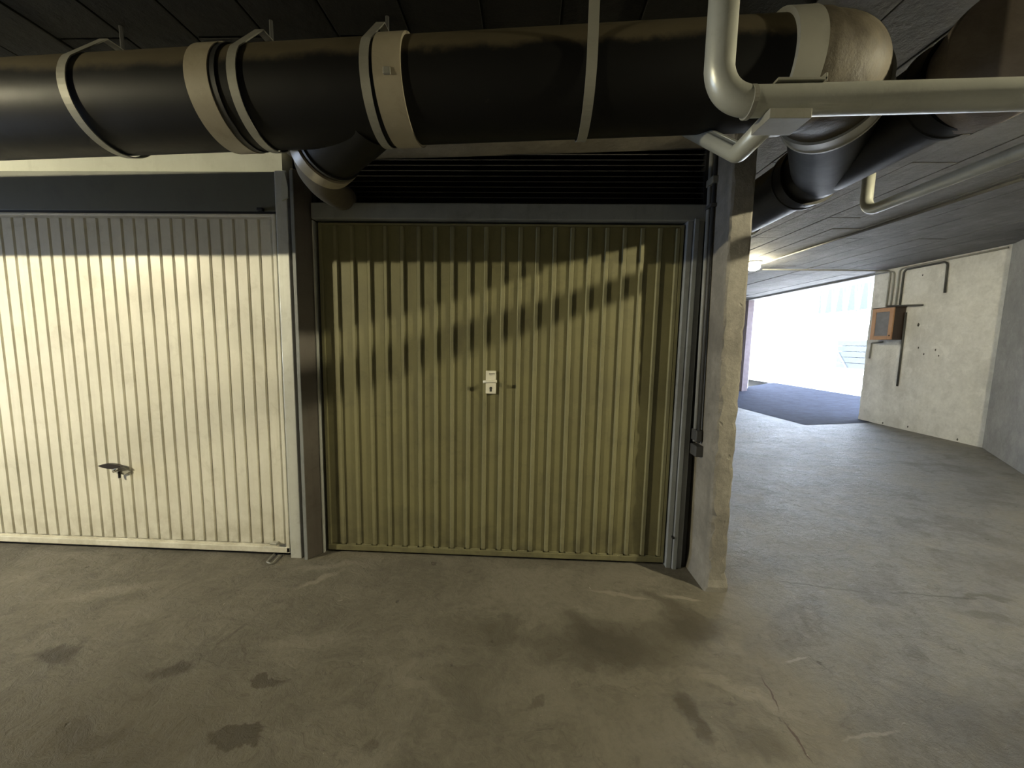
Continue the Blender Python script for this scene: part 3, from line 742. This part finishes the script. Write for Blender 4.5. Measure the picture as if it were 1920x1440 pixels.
# pipe further back on the right
p2 = thing('galvanised_pipe', 'grey galvanised pipe with an elbow under the driveway ceiling at right', 'pipe', PZ(1620, 400, 2.56))
e = PX(1622, 398, 2.0)
bm = bmesh.new(); tube(bm, fillet([(e.x, e.y, ZC-0.002), (e.x, e.y, e.z), (e.x, -3.4, e.z)], 0.07, 12), 0.030, 28)
obj('main_run', bm, M['galv'], p2, smooth=True)
obj('ceiling_flange', band(bmesh.new(), (e.x, e.y, ZC-0.006), (0, 0, 1), 0.04, 0.065, 0.014, 28), M['strap'], p2)

# ------------------------------------------------------------------ ceiling lamps
def globe(name, mat, c, r, parent, sq=1.0):
    bm = bmesh.new(); bmesh.ops.create_uvsphere(bm, u_segments=20, v_segments=12, radius=r)
    bmesh.ops.scale(bm, verts=bm.verts, vec=(1, 1, sq)); bmesh.ops.translate(bm, verts=bm.verts, vec=c); return obj(name, bm, mat, parent, smooth=True)
def sphere_L(P, r): return P/(4*PI*PI*r*r)
def lamp(c, P, r, label, sq=1.0, base_r=0.07, shade=False):
    t = thing('ceiling_lamp', label, 'lamp', (c[0], c[1], ZC))
    bm = bmesh.new(); tube(bm, [(c[0], c[1], ZC-0.001), (c[0], c[1], ZC-0.018), (c[0], c[1], c[2]+r*sq*0.9)], [base_r, base_r, r*0.75], 24); obj('base', bm, M['whitepaint'], t)
    if shade:  # unseen disc added to keep lamp light off the ceiling
        bm = bmesh.new(); tube(bm, [(c[0], c[1], c[2]+0.035), (c[0], c[1], c[2]+0.03), (c[0], c[1], c[2]+0.002)], [0.03, 0.05, 0.15], 32, cap=False)
        o = obj('added_shade', bm, M['darkconduit'], t); md = o.modifiers.new('thickness', 'SOLIDIFY'); md.thickness = 0.003
    globe('bulb', m_emit('lamp_glow', LAMP_COL, sphere_L(P, r)), c, r, t, sq)
lamp((-4.9, -2.5, 2.60), LAMP_L, 0.025, 'ceiling lamp with an added flat shade in the aisle beyond the left edge', shade=True)
lamp((3.0, -1.5, 2.60), LAMP_R, 0.02, 'ceiling lamp with an added flat shade in the aisle beyond the right edge', shade=True)
lf = PZ(1413, 500, ZC-0.07)
lamp((lf.x, lf.y, ZC-0.075), LAMP_F, 0.085, 'glowing oval ceiling lamp beside the pillar above the exit', 0.62, 0.10)

# conduits under the ceiling
q0 = PZ(1424, 497, ZC-0.02); q1 = PZ(1920, 336, ZC-0.02)
conduit('ceiling_conduit', [(q0.x, q0.y, ZC-0.014), ((q0.x+q1.x)/2, q1.y, ZC-0.014), ((q0.x+q1.x)/2, -3.0, ZC-0.014)] if False else [(q0.x, q0.y, ZC-0.014), (q1.x, q1.y, ZC-0.014), (q1.x+(q1.x-q0.x)*0.6, q1.y+(q1.y-q0.y)*0.6, ZC-0.014)], 0.014, M['darkconduit'], 'long thin conduit along the driveway ceiling to the glowing lamp')
# conduits on the right wall
XW = XR-0.014
def wp(px, py): v = PX(px, py, XW); return Vector((XW, v.y, v.z))
zt3 = ZC-0.018
q = wp(1664, 560); y1 = wp(1666, 540).y; y2 = wp(1674, 540).y; y3 = wp(1683, 540).y; y4 = wp(1691, 540).y
bxz = wp(1676, 574).z
yl = PZ(1410, 505, ZC).y
conduit('wall_conduit', [(XW-1.9, y1+0.02, zt3), (XW, y1, zt3), (XW, y1, bxz)], 0.012, M['conduit'], 'conduit crossing the driveway ceiling and dropping to the wooden cabinet', 0.05)
conduit('wall_conduit', [(XW, end-0.02, zt3-0.012), (XW, y2, zt3-0.02), (XW, y2, bxz)], 0.011, M['conduit'], 'second conduit dropping to the cabinet, from the exit corner', 0.05)
conduit('wall_conduit', [(XW, corner_y+0.03, zt3-0.004), (XW, y3, zt3-0.004), (XW, y3, bxz)], 0.012, M['conduit'], 'conduit along the wall top dropping to the cabinet', 0.05)
yd = wp(1776, 500).y
conduit('wall_conduit', [(XW, wp(1771, 549).y, wp(1771, 549).z), (XW, yd, zt3-0.03), (XW, y4, zt3-0.03), (XW, y4, bxz)], 0.012, M['darkconduit'], 'dark conduit from the cabinet bending down to a loose end right of it', 0.05)
k0, k1 = wp(1733, 572), wp(1668, 574)
conduit('wall_conduit', [(XW-0.02, k0.y, k0.z), (XW-0.02, k1.y, k1.z)], 0.012, M['darkconduit'], 'short level conduit over the cabinet top')
d0, d1 = wp(1692, 640), wp(1682, 724)
conduit('wall_conduit', [(XW, d0.y, d0.z+0.42), (XW, d1.y, d1.z)], 0.012, M['darkconduit'], 'straight conduit hanging down below the cabinet right side')
d = [wp(1655, 641), wp(1634, 643), wp(1630, 672)]
conduit('wall_conduit', d, 0.012, M['conduit'], 'small hooked conduit below the cabinet left side', 0.02)

# wooden meter cabinet
bt, bb = PX(1700, 575, XR), PX(1692, 637, XR)
fx = XR-0.165
ct, cbm, cl = PX(1678, 576, fx), PX(1675, 638, fx), PX(1636, 600, fx)
ya, yb = bt.y, PX(1635, 605, fx).y; za, zb = bb.z, bt.z-0.01
cb = thing('meter_cabinet', 'small wooden cabinet with a grey panel door on the pale concrete wall', 'cabinet', (XR, (ya+yb)/2, za))
obj('body', B(fx+0.012, XR, ya, yb, za, zb, 0.003), M['wooddark'], cb)
dr = obj('door', B(fx+0.006, fx+0.014, ya+0.01, yb-0.01, za+0.01, zb-0.01), M['wood'], cb)
w = 0.062
for (a0, a1, c0, c1) in ((ya, ya+w, za, zb), (yb-w, yb, za, zb), (ya+w, yb-w, za, za+w*0.9), (ya+w, yb-w, zb-w*0.9, zb)):
    obj('rail', B(fx-0.008, fx+0.012, a0, a1, c0, c1, 0.003), M['wood'], dr)
tag(obj('panel', B(fx+0.000, fx+0.008, ya+w, yb-w, za+w*0.9, zb-w*0.9), M['greypanel'], dr), 'dark grey panel')
obj('knob', B(fx-0.018, fx-0.006, ya+0.02, ya+0.034, za+0.05, za+0.07, 0.003), M['bronze'], dr)
obj('top_board', B(fx-0.012, XR, ya-0.012, yb+0.012, zb, zb+0.012, 0.003), M['wooddark'], cb)

# ------------------------------------------------------------------ exit ramp and outside
def asp_z(x): return fz(XR) + 0.004 + max(0, x-XR)*0.10
ap = [PF(1330, 750), PF(1388, 765), PF(1510, 797), PF(1655, 799)]
bm = bmesh.new()
inner = [(p_.x, p_.y) for p_ in ap]
inner[3] = (XR+0.0, end-0.28)
top = [bm.verts.new((x, y, fz(x)+0.004)) for x, y in inner]
o1 = bm.verts.new((XR+0.1, 8.3, fz(XR)+0.01)); o0 = bm.verts.new((inner[0][0], 8.3, fz(inner[0][0])+0.005))
bm.faces.new([top[0], top[1], top[2], top[3], o1, o0])
s1 = bm.verts.new((XR+1.6, end-0.6, asp_z(XR+1.6))); s2 = bm.verts.new((XR+1.6, 9.0, asp_z(XR+1.6)))
bm.faces.new([top[3], s1, s2, o1])
tag(obj('asphalt_ramp', bm, M['asphalt']), 'smooth blue-grey asphalt ramp at the exit', kind='structure')
bm = bmesh.new(); x0 = XR+1.55
quad(bm, (x0, -4, asp_z(x0)-0.01), (22, -4, asp_z(x0)+0.35), (22, 26, asp_z(x0)+0.35), (x0, 26, asp_z(x0)-0.01))
tag(obj('yard_paving', bm, M['pave']), 'glaring sunlit paving outside the exit', kind='structure')
bm = bmesh.new(); quad(bm, (XR+0.5, -30, 0.0), (60, -30, 0.2), (60, 60, 0.2), (XR+0.5, 60, 0.0))
tag(obj('ground_outside', bm, M['pave']), kind='structure')
# retaining wall with pale boards, lattice railing on top
HX = 11.5
hw0 = PX(1400, 560, HX); 
tag(obj('wall_yard', B(HX, HX+0.3, 2, 26, 0, 2.75), M['housewall']), 'white rendered yard wall outside the exit', kind='structure')
tag(obj('wall_backdrop', B(HX+2, HX+2.3, PX(1660, 530, HX+2).y-0.5, PX(1540, 530, HX+2).y, 0, 5.2), M['backdrop']), kind='structure')  # backdrop added to screen the bright sky behind the lattice
lt = PX(1600, 545, HX-0.1)
lr = thing('lattice_railing', 'white lattice railing at the top of the sunlit yard wall', 'railing', (HX-0.1, lt.y, 2.75))
zr0, zr1 = 2.78, PX(1600, 505, HX-0.1).z+0.5
y = PX(1655, 530, HX-0.1).y - 0.6; yend = PX(1520, 530, HX-0.1).y + 1.5; k = 0
obj('rail', B(HX-0.05, HX, y, yend, zr0, zr0+0.05), M['whitepaint'], lr); obj('rail', B(HX-0.05, HX, y, yend, zr1, zr1+0.06), M['whitepaint'], lr)
while y < yend:
    obj('post', B(HX-0.05, HX, y-0.02, y+0.02, zr0, zr1), M['whitepaint'], lr)
    for s in (-1, 1):
        bm = bmesh.new(); tube(bm, [(HX-0.03, y+0.26, zr1), (HX-0.03, y+0.26+s*0.2, zr0+0.04)], 0.018, 6); obj('brace', bm, M['whitepaint'], lr)
    y += 0.52
# leaning rod and boards
a_, c_ = PX(1564, 648, HX-0.3), PX(1587, 690, HX-0.3)
bm = bmesh.new(); tube(bm, [a_, c_], 0.025, 8); tag(obj('metal_rod', bm, M['darkconduit'], loc=c_), 'thin dark rod leaning outside against the white yard wall', 'rod')
bw = thing('board_stack', 'pale boards stacked in the glare outside, beside the leaning rod', 'boards', PX(1600, 690, HX-0.2))
bt_, bb_ = PX(1600, 638, HX-0.2).z, PX(1600, 692, HX-0.2).z; y0_, y1_ = PX(1650, 660, HX-0.2).y-0.6, PX(1566, 660, HX-0.2).y
for k in range(5):
    obj('board', B(HX-0.14, HX-0.005, y0_, y1_, bb_+(bt_-bb_)*k/5+0.01, bb_+(bt_-bb_)*(k+1)/5-0.01, 0.004), M['cyanboard'], bw)
# pier at the far left side of the opening, with its little sign
pyv = PX(1398, 640, XR+0.1)
tag(obj('exit_pier', B(XR+0.1, XR+0.24, pyv.y, min(pyv.y+0.5, 8.29), 0.1, ZC-0.02), M['pink']), 'pinkish rendered pier at the far side of the exit', 'pier')
sg = PX(1410, 558, XR+0.26)
sn = thing('wall_sign', 'small pale sign with a red edge on the far pier of the exit', 'sign', (sg.x, sg.y, sg.z))
obj('board', B(sg.x-0.02, sg.x, sg.y-0.16, sg.y+0.20, sg.z-0.09, sg.z+0.09), M['whitepaint'], sn)
for z0_, z1_ in ((sg.z+0.07, sg.z+0.09), (sg.z-0.09, sg.z-0.07)): obj('edge_strip', B(sg.x-0.026, sg.x-0.018, sg.y-0.16, sg.y+0.20, z0_, z1_), M['signred'], sn)
